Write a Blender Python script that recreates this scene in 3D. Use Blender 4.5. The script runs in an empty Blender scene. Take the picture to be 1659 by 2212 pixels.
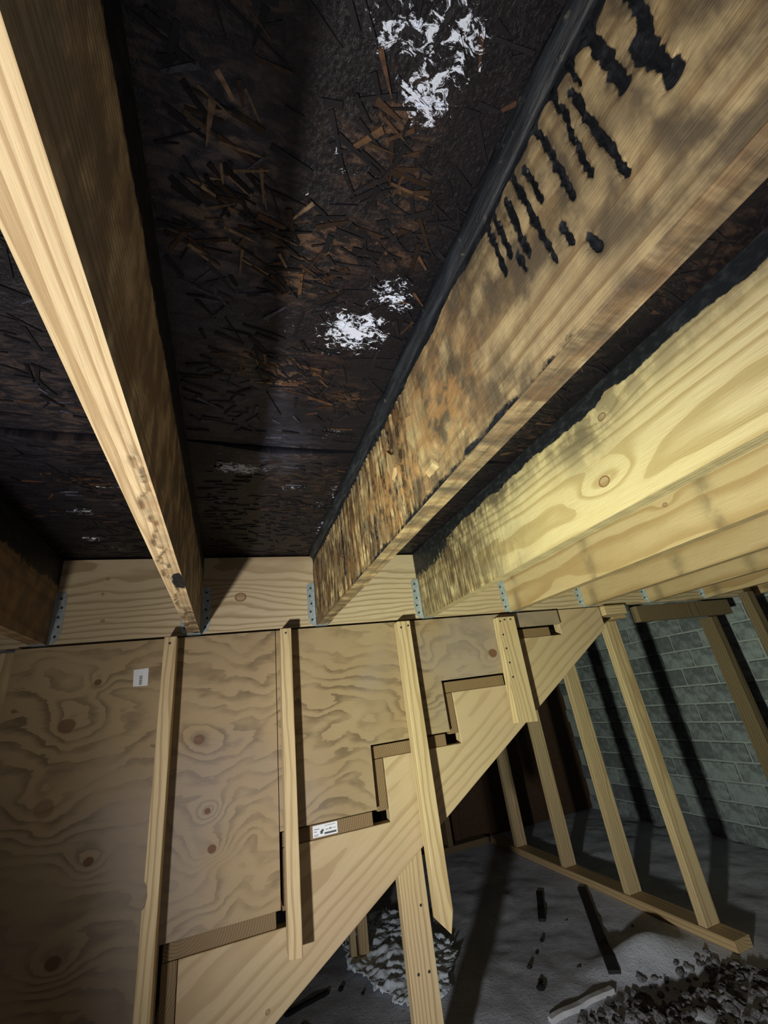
import bpy, math, random
import numpy as np
from mathutils import Matrix, Vector

random.seed(7)
RS = np.random.RandomState(11)
SC = bpy.context.scene
COL = SC.collection

# ------------------------------------------------------------------ camera
cam_d = bpy.data.cameras.new('camera')
cam = bpy.data.objects.new('camera', cam_d)
COL.objects.link(cam)
RIGHT = Vector((0.94179555, -0.31128181, -0.12698338))
UP = Vector((-0.01894744, -0.42626452, 0.90440011))
FWD = Vector((0.33565182, 0.84935398, 0.40735202))
cam.matrix_world = Matrix(((RIGHT.x, UP.x, -FWD.x, 0), (RIGHT.y, UP.y, -FWD.y, 0),
                           (RIGHT.z, UP.z, -FWD.z, 0), (0, 0, 0, 1)))
cam_d.sensor_fit = 'VERTICAL'
cam_d.sensor_height = 24.0
cam_d.lens = 911.54 / 2212.0 * 24.0
cam_d.clip_start = 0.005
SC.camera = cam

# ------------------------------------------------------------------ world
W = bpy.data.worlds.new('world')
SC.world = W
W.use_nodes = True
W.node_tree.nodes['Background'].inputs[0].default_value = (0.75, 0.8, 1.0, 1)
W.node_tree.nodes['Background'].inputs[1].default_value = 0.02

# ------------------------------------------------------------------ the torch low on the left
def spot(name, loc, aim, watts, colour, angle, blend, radius):
    d = bpy.data.lights.new(name, 'SPOT')
    d.energy = watts
    d.color = colour
    d.spot_size = math.radians(angle)
    d.spot_blend = blend
    d.shadow_soft_size = radius
    o = bpy.data.objects.new(name, d)
    COL.objects.link(o)
    o.location = loc
    o.rotation_euler = (Vector(aim) - Vector(loc)).to_track_quat('-Z', 'Y').to_euler()
    return o

TORCH = (-0.62, 0.15, -0.58)
spot('torch_spill', TORCH, (0.18, 0.43, 0.24), 58, (1.0, 0.95, 0.87), 138, 1.0, 0.045)
spot('torch_core', TORCH, (1.58, 1.35, -0.08), 125, (0.98, 0.98, 0.98), 104, 1.0, 0.045)
spot('torch_hotspot', TORCH, (1.35, 1.25, 0.24), 85, (0.78, 1.0, 0.34), 66, 1.0, 0.045)
# weak cool fill light added beside the lens to lift nearby shade
fd = bpy.data.lights.new('camera_fill', 'POINT')
fd.energy = 1.1
fd.color = (.80, .88, 1.0)
fd.shadow_soft_size = .006
fo = bpy.data.objects.new('camera_fill', fd)
COL.objects.link(fo)
fo.location = (.012, -.02, .01)

SC.view_settings.view_transform = 'Standard'
SC.view_settings.look = 'None'
SC.view_settings.exposure = 0.0
SC.view_settings.gamma = 1.0
SC.view_settings.use_curve_mapping = False

# ------------------------------------------------------------------ node helper
class G:
    def __init__(s, name):
        s.mat = bpy.data.materials.new(name)
        s.mat.use_nodes = True
        s.t = s.mat.node_tree
        s.b = s.t.nodes['Principled BSDF']
        s.tc = s.t.nodes.new('ShaderNodeTexCoord')
        s.P = s.tc.outputs['Object']

    def put(s, sock, v):
        if isinstance(v, bpy.types.NodeSocket):
            s.t.links.new(v, sock)
        elif v is not None:
            if sock.type == 'RGBA' and len(v) == 3:
                v = tuple(v) + (1,)
            sock.default_value = v

    def m(s, op, a, b=None, c=None, clamp=False):
        n = s.t.nodes.new('ShaderNodeMath')
        n.operation = op
        n.use_clamp = clamp
        s.put(n.inputs[0], a)
        s.put(n.inputs[1], b)
        s.put(n.inputs[2], c)
        return n.outputs[0]

    def v(s, op, a, b=None, out=0):
        n = s.t.nodes.new('ShaderNodeVectorMath')
        n.operation = op
        s.put(n.inputs[0], a)
        s.put(n.inputs[1], b)
        return n.outputs[out]

    def sep(s, a):
        n = s.t.nodes.new('ShaderNodeSeparateXYZ')
        s.put(n.inputs[0], a)
        return n.outputs

    def comb(s, x, y, z):
        n = s.t.nodes.new('ShaderNodeCombineXYZ')
        for i, q in enumerate((x, y, z)):
            s.put(n.inputs[i], q)
        return n.outputs[0]

    def noise(s, vec, scale=1, detail=3, rough=.55, dist=0, col=False):
        n = s.t.nodes.new('ShaderNodeTexNoise')
        s.put(n.inputs['Vector'], vec)
        n.inputs['Scale'].default_value = scale
        n.inputs['Detail'].default_value = detail
        n.inputs['Roughness'].default_value = rough
        n.inputs['Distortion'].default_value = dist
        return n.outputs[1 if col else 0]

    def ramp(s, fac, stops, interp='LINEAR'):
        n = s.t.nodes.new('ShaderNodeValToRGB')
        e = n.color_ramp.elements
        n.color_ramp.interpolation = interp
        while len(e) < len(stops):
            e.new(.5)
        for i, (p, c) in enumerate(stops):
            e[i].position = p
            if not hasattr(c, '__len__'):
                c = (c, c, c)
            e[i].color = tuple(c) + (1,)
        s.put(n.inputs[0], fac)
        return n.outputs[0]

    def mix(s, fac, a, b, mode='MIX'):
        n = s.t.nodes.new('ShaderNodeMix')
        n.data_type = 'RGBA'
        n.blend_type = mode
        n.clamp_factor = True
        s.put(n.inputs[0], fac)
        s.put(n.inputs[6], a)
        s.put(n.inputs[7], b)
        return n.outputs[2]

    def mr(s, val, a, b, c=0., d=1.):
        n = s.t.nodes.new('ShaderNodeMapRange')
        n.interpolation_type = 'SMOOTHSTEP'
        for i, q in enumerate((val, a, b, c, d)):
            s.put(n.inputs[i], q)
        return n.outputs[0]

    def attr(s, name):
        n = s.t.nodes.new('ShaderNodeAttribute')
        n.attribute_name = name
        return n.outputs['Fac']

    def attrc(s, name):
        n = s.t.nodes.new('ShaderNodeAttribute')
        n.attribute_name = name
        return n.outputs['Color']

    def rand(s):
        n = s.t.nodes.new('ShaderNodeObjectInfo')
        return n.outputs['Random']

    def bump(s, h, strength=.3, dist=.002):
        n = s.t.nodes.new('ShaderNodeBump')
        n.inputs['Strength'].default_value = strength
        n.inputs['Distance'].default_value = dist
        s.put(n.inputs['Height'], h)
        s.t.links.new(n.outputs[0], s.b.inputs['Normal'])

    def done(s, col, rough=.7, spec=.3, metal=0.):
        s.put(s.b.inputs['Base Color'], col)
        s.put(s.b.inputs['Roughness'], rough)
        s.put(s.b.inputs['Specular IOR Level'], spec)
        s.put(s.b.inputs['Metallic'], metal)
        return s.mat


PINE = ((0.60, 0.47, 0.27), (0.52, 0.38, 0.20), (0.32, 0.20, 0.09))


def grain(g, axis, freq=95, wob=.02, pith=(.06, .10), knots=(), cols=PINE, offset=True):
    """solid-wood rings around a pith line; returns colour and ring height"""
    x, y, z = g.sep(g.P)[0:3]
    u, a, b = {'X': (x, y, z), 'Y': (y, x, z), 'Z': (z, x, y)}[axis]
    if offset:
        rnd = g.rand()
        uo = g.m('ADD', u, g.m('MULTIPLY', rnd, 9.))
        a_ = g.m('ADD', a, g.m('MULTIPLY', rnd, .05))
    else:
        uo, a_ = u, a
    lo = g.noise(g.comb(g.m('MULTIPLY', uo, 1.7), g.m('MULTIPLY', a_, 6), g.m('MULTIPLY', b, 6)), 1, 3, .5)
    da = g.m('SUBTRACT', a_, pith[0])
    db = g.m('SUBTRACT', b, pith[1])
    r = g.m('SQRT', g.m('ADD', g.m('MULTIPLY', da, da), g.m('MULTIPLY', db, db)))
    r = g.m('ADD', r, g.m('MULTIPLY', g.m('SUBTRACT', lo, .5), wob))
    disc = None
    for (ku, kb, ks, amp) in knots:
        d1 = g.m('DIVIDE', g.m('SUBTRACT', u, ku), ks * 2.6)
        d2 = g.m('DIVIDE', g.m('SUBTRACT', b, kb), ks)
        dd = g.m('ADD', g.m('MULTIPLY', d1, d1), g.m('MULTIPLY', d2, d2))
        e = g.m('EXPONENT', g.m('MULTIPLY', dd, -.45))
        r = g.m('ADD', r, g.m('MULTIPLY', e, amp))
        d1 = g.m('DIVIDE', g.m('SUBTRACT', u, ku), ks * .62)
        d2 = g.m('DIVIDE', g.m('SUBTRACT', b, kb), ks * .5)
        q = g.m('SQRT', g.m('ADD', g.m('MULTIPLY', d1, d1), g.m('MULTIPLY', d2, d2)))
        k = g.mr(q, 1.0, .75)
        ring = g.m('MULTIPLY', g.mr(q, .65, .95), g.mr(q, 1.2, .95))
        k = g.m('MAXIMUM', g.m('MULTIPLY', k, .45), ring)
        disc = k if disc is None else g.m('MAXIMUM', disc, k)
    t = g.m('FRACT', g.m('MULTIPLY', r, freq))
    rc = g.ramp(t, [(0, cols[1]), (.12, cols[0]), (.55, cols[0]), (.86, cols[2]), (.95, cols[2]), (1, cols[1])])
    fib = g.noise(g.comb(g.m('MULTIPLY', uo, 14), g.m('MULTIPLY', a_, 420), g.m('MULTIPLY', b, 420)), 1, 2, .6)
    tone = g.noise(g.comb(g.m('MULTIPLY', uo, 2.2), g.m('MULTIPLY', a_, 9), g.m('MULTIPLY', b, 9)), 1, 2, .5)
    rc = g.mix(.62, rc, cols[0])
    rc = g.mix(g.mr(t, .55, .9, 0, .55), rc, cols[2])
    rc = g.mix(g.mr(fib, .35, .8, 0, .35), rc, cols[2])
    rc = g.mix(g.mr(tone, .35, .75, 0, .4), rc, cols[1])
    if disc is not None:
        rc = g.mix(disc, rc, (.17, .075, .03))
    h = g.m('ADD', g.m('MULTIPLY', t, .6), fib)
    return rc, h


def wood_mat(name, axis, **k):
    g = G(name)
    c, h = grain(g, axis, **k)
    g.bump(h, .25, .0015)
    return g.done(c, .62, .3)


M = {}
M['stud'] = wood_mat('pine_stud', 'Z', freq=110, wob=.03, pith=(.05, .04))
M['board_x'] = wood_mat('pine_board', 'X', freq=80, wob=.03, pith=(.04, .2))
M['board_y'] = wood_mat('pine_plate', 'Y', freq=90, wob=.02,
                        cols=((.5, .37, .2), (.42, .29, .14), (.27, .16, .07)))
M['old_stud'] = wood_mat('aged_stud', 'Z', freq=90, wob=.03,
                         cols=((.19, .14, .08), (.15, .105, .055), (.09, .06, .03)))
M['rim'] = wood_mat('rim_pine', 'X', freq=64, wob=.07, pith=(.10, .11), offset=False,
                    knots=((.03 - 1.3, .412 - .4295, .03, .03), (-.396 - 1.3, .495 - .4295, .008, .004),
                           (-.405 - 1.3, .444 - .4295, .008, .004), (-.394 - 1.3, .355 - .4295, .009, .004)),
                    cols=((.56, .45, .29), (.47, .36, .21), (.27, .18, .09)))


def joist_mat(name, **k):
    """pine joist; attributes carry soot, water stain (with some painted vignetting), orange rot and groove streaks"""
    g = G(name)
    c, h = grain(g, 'Y', **k)
    x, y, z = g.sep(g.P)[0:3]
    # vertical weather streaks
    st = g.noise(g.comb(g.m('MULTIPLY', x, 8), g.m('MULTIPLY', y, 95), g.m('MULTIPLY', z, 7)), 1, 4, .65)
    st2 = g.noise(g.comb(g.m('MULTIPLY', x, 8), g.m('MULTIPLY', y, 22), g.m('MULTIPLY', z, 14)), 1, 4, .6)
    blot = g.noise(g.P, 26, 5, .65)
    stain = g.attr('stain')
    c = g.mix(g.m('MULTIPLY', stain, g.mr(st2, .30, .60, .1, .95)), c, (.095, .072, .047))
    streak = g.attr('streak')
    c = g.mix(g.m('MULTIPLY', streak, g.mr(st, .45, .54)), c, (.045, .022, .010))
    c = g.mix(g.m('MULTIPLY', streak, g.mr(st, .36, .2, 0, .8)), c, (.62, .46, .22))
    orange = g.attr('orange')
    c = g.mix(g.m('MULTIPLY', orange, g.mr(blot, .42, .6, 0, .8)), c, (.34, .185, .075))
    fine = g.noise(g.comb(g.m('MULTIPLY', x, 150), g.m('MULTIPLY', y, 40), g.m('MULTIPLY', z, 60)), 1, 4, .6)
    char = g.attr('char')
    cm = g.m('ADD', char, g.m('MULTIPLY', g.m('SUBTRACT', g.noise(g.P, 60, 5, .65), .5), .75))
    cm = g.mr(cm, .42, .62)
    cc = g.mix(g.mr(fine, .45, .75), (.0075, .0085, .011), (.026, .028, .034))
    c = g.mix(cm, c, cc)
    hh = g.m('ADD', g.m('MULTIPLY', h, .5), g.m('MULTIPLY', streak, g.m('MULTIPLY', st, 2.)))
    hh = g.m('ADD', hh, g.m('MULTIPLY', blot, .6))
    g.bump(hh, .55, .003)
    return g.done(c, g.mix(cm, (.62,) * 3, (.5,) * 3), .3)


# ------------------------------------------------------------------ object helpers
def tag(o, label=None, cat=None, group=None, kind=None):
    if label:
        o['label'] = label
    if cat:
        o['category'] = cat
    if group:
        o['group'] = group
    if kind:
        o['kind'] = kind
    return o


def empty(name, loc):
    o = bpy.data.objects.new(name, None)
    COL.objects.link(o)
    o.location = loc
    o.empty_display_size = .05
    return o


def mesh_obj(name, verts, faces, mat, loc=(0, 0, 0), parent=None, smooth=False):
    """verts in world coordinates; origin moved to loc"""
    v = np.asarray(verts, float) - np.asarray(loc, float)
    me = bpy.data.meshes.new(name)
    me.from_pydata(v.tolist(), [], faces if isinstance(faces, list) else faces.tolist())
    me.materials.append(mat)
    if smooth:
        me.polygons.foreach_set('use_smooth', [True] * len(me.polygons))
    me.update()
    o = bpy.data.objects.new(name, me)
    COL.objects.link(o)
    if parent is not None:
        o.parent = parent
        o.location = np.asarray(loc, float) - np.asarray(parent.location, float)
    else:
        o.location = loc
    return o


def prism_xz(poly, y0, y1):
    """polygon in (x, z), extruded along y; counter-clockwise seen from -y"""
    n = len(poly)
    v = [(x, y0, z) for x, z in poly] + [(x, y1, z) for x, z in poly]
    f = [list(range(n)), list(range(2 * n - 1, n - 1, -1))]
    for i in range(n):
        j = (i + 1) % n
        f.append([i, i + n, j + n, j])
    return v, f


BOXF = [[0, 1, 2, 3], [7, 6, 5, 4], [0, 4, 5, 1], [1, 5, 6, 2], [2, 6, 7, 3], [3, 7, 4, 0]]


def bevel(o, w=.002, seg=2):
    m = o.modifiers.new('edge', 'BEVEL')
    m.width = w
    m.segments = seg
    m.limit_method = 'ANGLE'
    m.angle_limit = math.radians(40)


def box(name, x0, x1, y0, y1, z0, z1, mat, parent=None, bev=.002, loc=None):
    v, f = prism_xz([(x0, z0), (x1, z0), (x1, z1), (x0, z1)], y0, y1)
    if loc is None:
        loc = ((x0 + x1) / 2, (y0 + y1) / 2, (z0 + z1) / 2)
    o = mesh_obj(name, v, f, mat, loc, parent)
    if bev:
        bevel(o, bev)
    return o


def vnoise(x, y, seed=0):
    """smooth 2-D value noise, 0..1"""
    x = np.asarray(x, float)
    y = np.asarray(y, float)
    xi = np.floor(x).astype(int)
    yi = np.floor(y).astype(int)
    fx = x - xi
    fy = y - yi
    fx = fx * fx * (3 - 2 * fx)
    fy = fy * fy * (3 - 2 * fy)

    def h(a, b):
        q = np.sin(a * 127.1 + b * 311.7 + seed * 74.7) * 43758.5453
        return q - np.floor(q)
    return (h(xi, yi) * (1 - fx) + h(xi + 1, yi) * fx) * (1 - fy) + (h(xi, yi + 1) * (1 - fx) + h(xi + 1, yi + 1) * fx) * fy


def fbm(x, y, seed=0, oct=4):
    r = 0
    a = .5
    for i in range(oct):
        r = r + a * vnoise(x * 2 ** i, y * 2 ** i, seed + i)
        a *= .5
    return r / (1 - .5 ** oct)


def sm(a, b, x):
    t = np.clip((x - a) / (b - a), 0, 1)
    return t * t * (3 - 2 * t)


def gauss(u, v, cu, cv, su, sv):
    return np.exp(-.5 * (((u - cu) / su) ** 2 + ((v - cv) / sv) ** 2))


FLOOR = -1.04
CEIL = .571
JB = .288          # underside of the joists
YW = 1.6           # face of the far wall

# ------------------------------------------------------------------ ceiling: two sooty subfloor panels
g = G('sooty_subfloor')
white = g.attr('white')
brown = g.attr('brown')
P = g.P
x, y, z = g.sep(P)[0:3]
n1 = g.noise(g.comb(g.m('MULTIPLY', x, 30), g.m('MULTIPLY', y, 75), 0), 1, 5, .65, .6)
n2 = g.noise(P, 9, 4, .6)
n3 = g.noise(P, 190, 4, .7, .8)
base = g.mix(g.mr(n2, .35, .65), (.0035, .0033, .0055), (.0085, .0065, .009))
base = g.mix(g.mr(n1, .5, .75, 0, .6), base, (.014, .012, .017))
sheen = g.attr('painted_sheen')
base = g.mix(g.m('MULTIPLY', sheen, g.mr(n1, .3, .7, .2, 1.)), base, (.085, .088, .125))
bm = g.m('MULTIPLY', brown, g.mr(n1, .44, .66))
c = g.mix(bm, base, g.mix(sheen, (.10, .054, .031), (.36, .235, .14)))  # browns painted lighter there too, in place of fill light
wn = g.noise(g.comb(g.m('MULTIPLY', x, 58), g.m('MULTIPLY', y, 88), 0), 1, 6, .72, 1.3)
wm = g.m('ADD', white, g.m('MULTIPLY', g.m('SUBTRACT', wn, .5), 2.5))
wm = g.m('MULTIPLY', g.mr(wm, .55, .64), g.mr(white, .12, .3))
c = g.mix(wm, c, (.70, .76, .9))
g.bump(g.m('ADD', g.m('ADD', n1, n3), g.m('MULTIPLY', wm, .8)), .5, .003)
M['ceiling'] = g.done(c, g.mix(wm, (.45,) * 3, (.6,) * 3), .35)

g = G('sooty_strands')
cc = g.attrc('tint')
n1 = g.noise(g.P, 130, 3, .6)
white = g.attr('white')
x, y, z = g.sep(g.P)[0:3]
c = g.mix(g.mr(n1, .35, .7, 0, .55), cc, (.008, .007, .009))
wn = g.noise(g.comb(g.m('MULTIPLY', x, 58), g.m('MULTIPLY', y, 88), 0), 1, 6, .72, 1.3)
wm = g.m('ADD', white, g.m('MULTIPLY', g.m('SUBTRACT', wn, .5), 2.5))
wm = g.m('MULTIPLY', g.mr(wm, .55, .64), g.mr(white, .12, .3))
c = g.mix(wm, c, (.70, .76, .9))
M['strand'] = g.done(c, .55, .3)

WHITES = [(.185, .49, .052, .038, .97), (.15, .50, .03, .05, .6), (.229, .412, .03, .03, .78), (.184, .175, .024, .022, .95),
          (.150, .135, .035, .022, .75), (.203, .135, .022, .028, .8), (.13, .155, .012, .018, .7), (.16, .10, .05, .02, .75),
          (.19, .20, .02, .012, .7), (.012, .953, .05, .032, .95), (.211, .778, .026, .022, .55), (-.384, 1.226, .022, .022, .75),
          (-.404, 1.428, .024, .022, .75), (-.36, 1.50, .022, .015, .7), (-.30, 1.08, .03, .012, .6), (.247, 1.147, .02, .016, .6),
          (.281, 1.326, .010, .06, .8), (.27, 1.05, .012, .05, .55), (.16, 1.05, .05, .02, .42), (.12, .27, .012, .008, .55), (.08, .30, .01, .006, .55),
          (.05, .5, .06, .02, .38), (.60, .62, .04, .05, .5), (.50, .82, .03, .05, .5), (.42, 1.05, .03, .06, .55), (.62, 1.1, .03, .06, .45)]
PAINTED_SHEENS = [(-.02, .50, .06, .16, .8), (.0, .72, .07, .12, .9), (-.02, .30, .05, .09, .8), (.05, .85, .09, .1, .6), (-.03, 1.1, .06, .15, .4), (-.3, .9, .15, .3, .25)]  # bluish sheen and fill light painted as paler colour on the shaded side
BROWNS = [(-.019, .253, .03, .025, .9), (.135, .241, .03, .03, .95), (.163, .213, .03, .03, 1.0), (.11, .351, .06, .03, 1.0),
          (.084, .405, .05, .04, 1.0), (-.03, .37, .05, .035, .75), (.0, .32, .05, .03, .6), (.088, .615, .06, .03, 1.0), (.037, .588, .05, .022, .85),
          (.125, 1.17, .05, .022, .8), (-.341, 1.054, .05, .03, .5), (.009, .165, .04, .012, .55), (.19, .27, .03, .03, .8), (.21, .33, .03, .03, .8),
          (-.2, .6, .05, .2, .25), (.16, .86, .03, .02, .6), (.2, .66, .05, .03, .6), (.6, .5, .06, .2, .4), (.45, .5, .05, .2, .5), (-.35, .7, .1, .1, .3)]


def blobs(x, y, L):
    r = np.zeros_like(x)
    for (a, b, s, t, k) in L:
        r = np.maximum(r, k * np.exp(-.5 * (((x - a) / s) ** 2 + ((y - b) / t) ** 2) ** 1.3))
    return r


def add_attr(me, name, vals):
    a = me.attributes.new(name, 'FLOAT', 'POINT')
    a.data.foreach_set('value', np.asarray(vals, np.float32))


ceil = empty('ceiling', (1.0, .3, CEIL))
tag(ceil, kind='structure')


def panel(x0, x1, y0, y1, sag):
    nx = int((x1 - x0) / .010)
    ny = int((y1 - y0) / .010)
    X, Y = np.meshgrid(np.linspace(x0, x1, nx), np.linspace(y0, y1, ny))
    Z = CEIL + (fbm(X * 9, Y * 14, 3) - .5) * .003 - sag(X, Y)
    Z += .002 * np.abs(fbm(X * 40, Y * 60, 8) - .5)
    n = nx * ny
    v = np.stack([X.ravel(), Y.ravel(), Z.ravel()], 1)
    top = np.array([[x0, y0, CEIL + .018], [x1, y0, CEIL + .018], [x1, y1, CEIL + .018], [x0, y1, CEIL + .018]])
    idx = np.arange(n).reshape(ny, nx)
    q = np.stack([idx[:-1, :-1], idx[1:, :-1], idx[1:, 1:], idx[:-1, 1:]], -1).reshape(-1, 4).tolist()
    q.append([n, n + 1, n + 2, n + 3])
    q.append(idx[0, :].tolist() + [n + 1, n])
    q.append(idx[-1, ::-1].tolist() + [n + 3, n + 2])
    q.append(idx[::-1, 0].tolist() + [n, n + 3])
    q.append(idx[:, -1].tolist() + [n + 2, n + 1])
    o = mesh_obj('subfloor_panel', np.vstack([v, top]), q, M['ceiling'], (0, 0, CEIL), ceil)
    me = o.data
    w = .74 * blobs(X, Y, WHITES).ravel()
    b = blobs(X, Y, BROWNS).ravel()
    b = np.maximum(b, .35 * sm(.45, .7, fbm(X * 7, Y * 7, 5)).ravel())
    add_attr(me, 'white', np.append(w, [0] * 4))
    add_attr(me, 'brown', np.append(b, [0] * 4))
    sheen = blobs(X, Y, PAINTED_SHEENS).ravel() * (.4 + .9 * fbm(X * 8, Y * 12, 15).ravel())
    add_attr(me, 'painted_sheen', np.append(np.clip(sheen, 0, 1), [0] * 4))
    return o


def seam_y(x):
    # the joint bows a little across each bay
    return .842 + .016 * np.cos((x - .1) / .435 * 2 * np.pi)


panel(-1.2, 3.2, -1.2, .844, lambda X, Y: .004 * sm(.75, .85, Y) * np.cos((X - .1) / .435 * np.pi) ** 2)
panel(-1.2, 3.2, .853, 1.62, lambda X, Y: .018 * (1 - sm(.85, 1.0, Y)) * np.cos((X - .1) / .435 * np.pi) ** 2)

box('subfloor_panel', -1.2, 3.2, 1.645, 3.7, CEIL, CEIL + .018, M['ceiling'], ceil)

# loose strands of the panel face
sv, sf, st, sw = [], [], [], []
for i in range(11000):
    cx = random.uniform(-.53, 1.15)
    cy = random.uniform(-.05, 1.58)
    if any(a - .01 < cx < a + .05 for a in (-.136, .298, .735)) or abs(cy - .849) < .035:
        continue
    b = float(blobs(np.array([cx]), np.array([cy]), BROWNS)[0])
    w = .74 * float(blobs(np.array([cx]), np.array([cy]), WHITES)[0])
    if cy > .75 and random.random() < .7:
        ang = random.gauss(0, .12)
    else:
        ang = random.choice([random.uniform(0, math.pi), random.gauss(.15, .35)])
    if b < .3 and random.random() < .72:
        continue
    L = random.uniform(.015, .05) * (1.6 if random.random() < .05 else 1)
    wd = random.uniform(.002, .008)
    th = random.uniform(.0001, .0005)
    ca, sa = math.cos(ang), math.sin(ang)
    zb = CEIL + .002 - (.012 if .85 < cy < 1.0 else .004 * (.75 < cy < .85)) * 0
    pts = []
    tap = random.uniform(.1, .8)
    for (p, q) in ((-1, -1), (1, -tap), (1, tap), (-1, 1)):
        pts.append((cx + p * L / 2 * ca - q * wd / 2 * sa, cy + p * L / 2 * sa + q * wd / 2 * ca))
    if max(abs(p[0] - cx) for p in pts) + cx > 0.295 and cx < .298:
        continue
    if cx < -.098 and max(p[0] for p in pts) > -.136:
        continue
    if cx > -.098 and cx < .298 and min(p[0] for p in pts) < -.098:
        continue
    k = len(sv)
    tilt = random.uniform(-.0008, .0008)
    sag = .018 * (1 - float(sm(.85, 1.0, cy))) * math.cos((cx - .1) / .435 * math.pi) ** 2 if cy > .852 else .004 * float(sm(.75, .85, cy)) * math.cos((cx - .1) / .435 * math.pi) ** 2
    for j, (px, py) in enumerate(pts):
        sv.append((px, py, CEIL - sag - th - .0015 + (tilt if j in (0, 3) else -tilt)))
    for (px, py) in pts:
        sv.append((px, py, CEIL - sag + .002))
    sf += [[k + 3, k + 2, k + 1, k], [k, k + 1, k + 5, k + 4], [k + 1, k + 2, k + 6, k + 5], [k + 2, k + 3, k + 7, k + 6], [k + 3, k, k + 4, k + 7]]
    r = random.random()
    if b > .25 and r < b * .45:
        s_ = random.choice((.14, .22, .32, .6)) * min(1, b + .1)
        col = (.22 * s_, .115 * s_, .055 * s_)
    elif r > .93:
        s_ = random.uniform(.15, .4)
        col = (.26 * s_, .13 * s_, .07 * s_)
    elif random.random() < .8 * float(blobs(np.array([cx]), np.array([cy]), PAINTED_SHEENS)[0]):
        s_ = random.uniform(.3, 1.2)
        col = (.085 * s_, .085 * s_, .115 * s_) if b < .3 else (.30 * s_, .2 * s_, .12 * s_)  # strands in those spots get the same painted-in light
    else:
        s_ = random.uniform(.4, 1.4)
        col = (.010 * s_, .0085 * s_, .0115 * s_)
    st += [col] * 8
    sw += [w] * 8
o = mesh_obj('wood_strands', sv, sf, M['strand'], (0, 0, CEIL), ceil)
o['kind'] = 'stuff'
add_attr(o.data, 'white', sw)
a = o.data.attributes.new('tint', 'FLOAT_COLOR', 'POINT')
a.data.foreach_set('color', np.hstack([np.array(st), np.ones((len(st), 1))]).astype(np.float32).ravel())

# ------------------------------------------------------------------ floor
def ground(x, y):
    h = (fbm(x * 2.1, y * 2.1, 2) - .5) * .05 + (fbm(x * 14, y * 14, 6) - .5) * .012
    h = h + .075 * gauss(x, y, 1.62, 1.86, .13, .06)
    h = h - .05 * gauss(x, y, 1.55, 1.68, .14, .05)
    h = h + .05 * sm(1.85, 1.5, y + .25 * (x - 1.3)) * sm(1.1, 1.35, x) * fbm(x * 22, y * 22, 4)
    flat = np.maximum(gauss(x, y, 1.88, 2.4, .12, 1.2), gauss(x, y, 1.4, 3.5, .9, .15))
    return FLOOR + h * (1 - flat)


g = G('dirt_floor')
n1 = g.noise(g.P, 3, 5, .6)
n2 = g.noise(g.P, 40, 5, .7)
n3 = g.noise(g.P, 160, 3, .7)
c = g.mix(g.mr(n1, .3, .7), (.42, .43, .48), (.58, .60, .66))
c = g.mix(g.mr(n2, .55, .72, 0, .6), c, (.20, .19, .19))
c = g.mix(g.mr(n3, .66, .74, 0, .6), c, (.60, .58, .58))
g.bump(g.m('ADD', n2, g.m('MULTIPLY', n3, .5)), .6, .008)
M['dirt'] = g.done(c, .9, .2)

fl = []
X, Y = np.meshgrid(np.linspace(-1.3, 3.2, 226), np.linspace(-1.2, 3.7, 246))
Z = ground(X, Y)
idx = np.arange(X.size).reshape(X.shape)
q = np.stack([idx[:-1, :-1], idx[:-1, 1:], idx[1:, 1:], idx[1:, :-1]], -1).reshape(-1, 4)
o = mesh_obj('floor', np.stack([X.ravel(), Y.ravel(), Z.ravel()], 1), q, M['dirt'], (0, 0, FLOOR), smooth=True)
tag(o, kind='structure')

# ------------------------------------------------------------------ rim board
o = box('rim_board', -.75, 3.15, YW, YW + .038, JB, CEIL - .006, M['rim'], loc=(1.3, YW + .019, .4295))
tag(o, 'long pale pine rim board running across behind all the joist ends', 'board')

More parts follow.
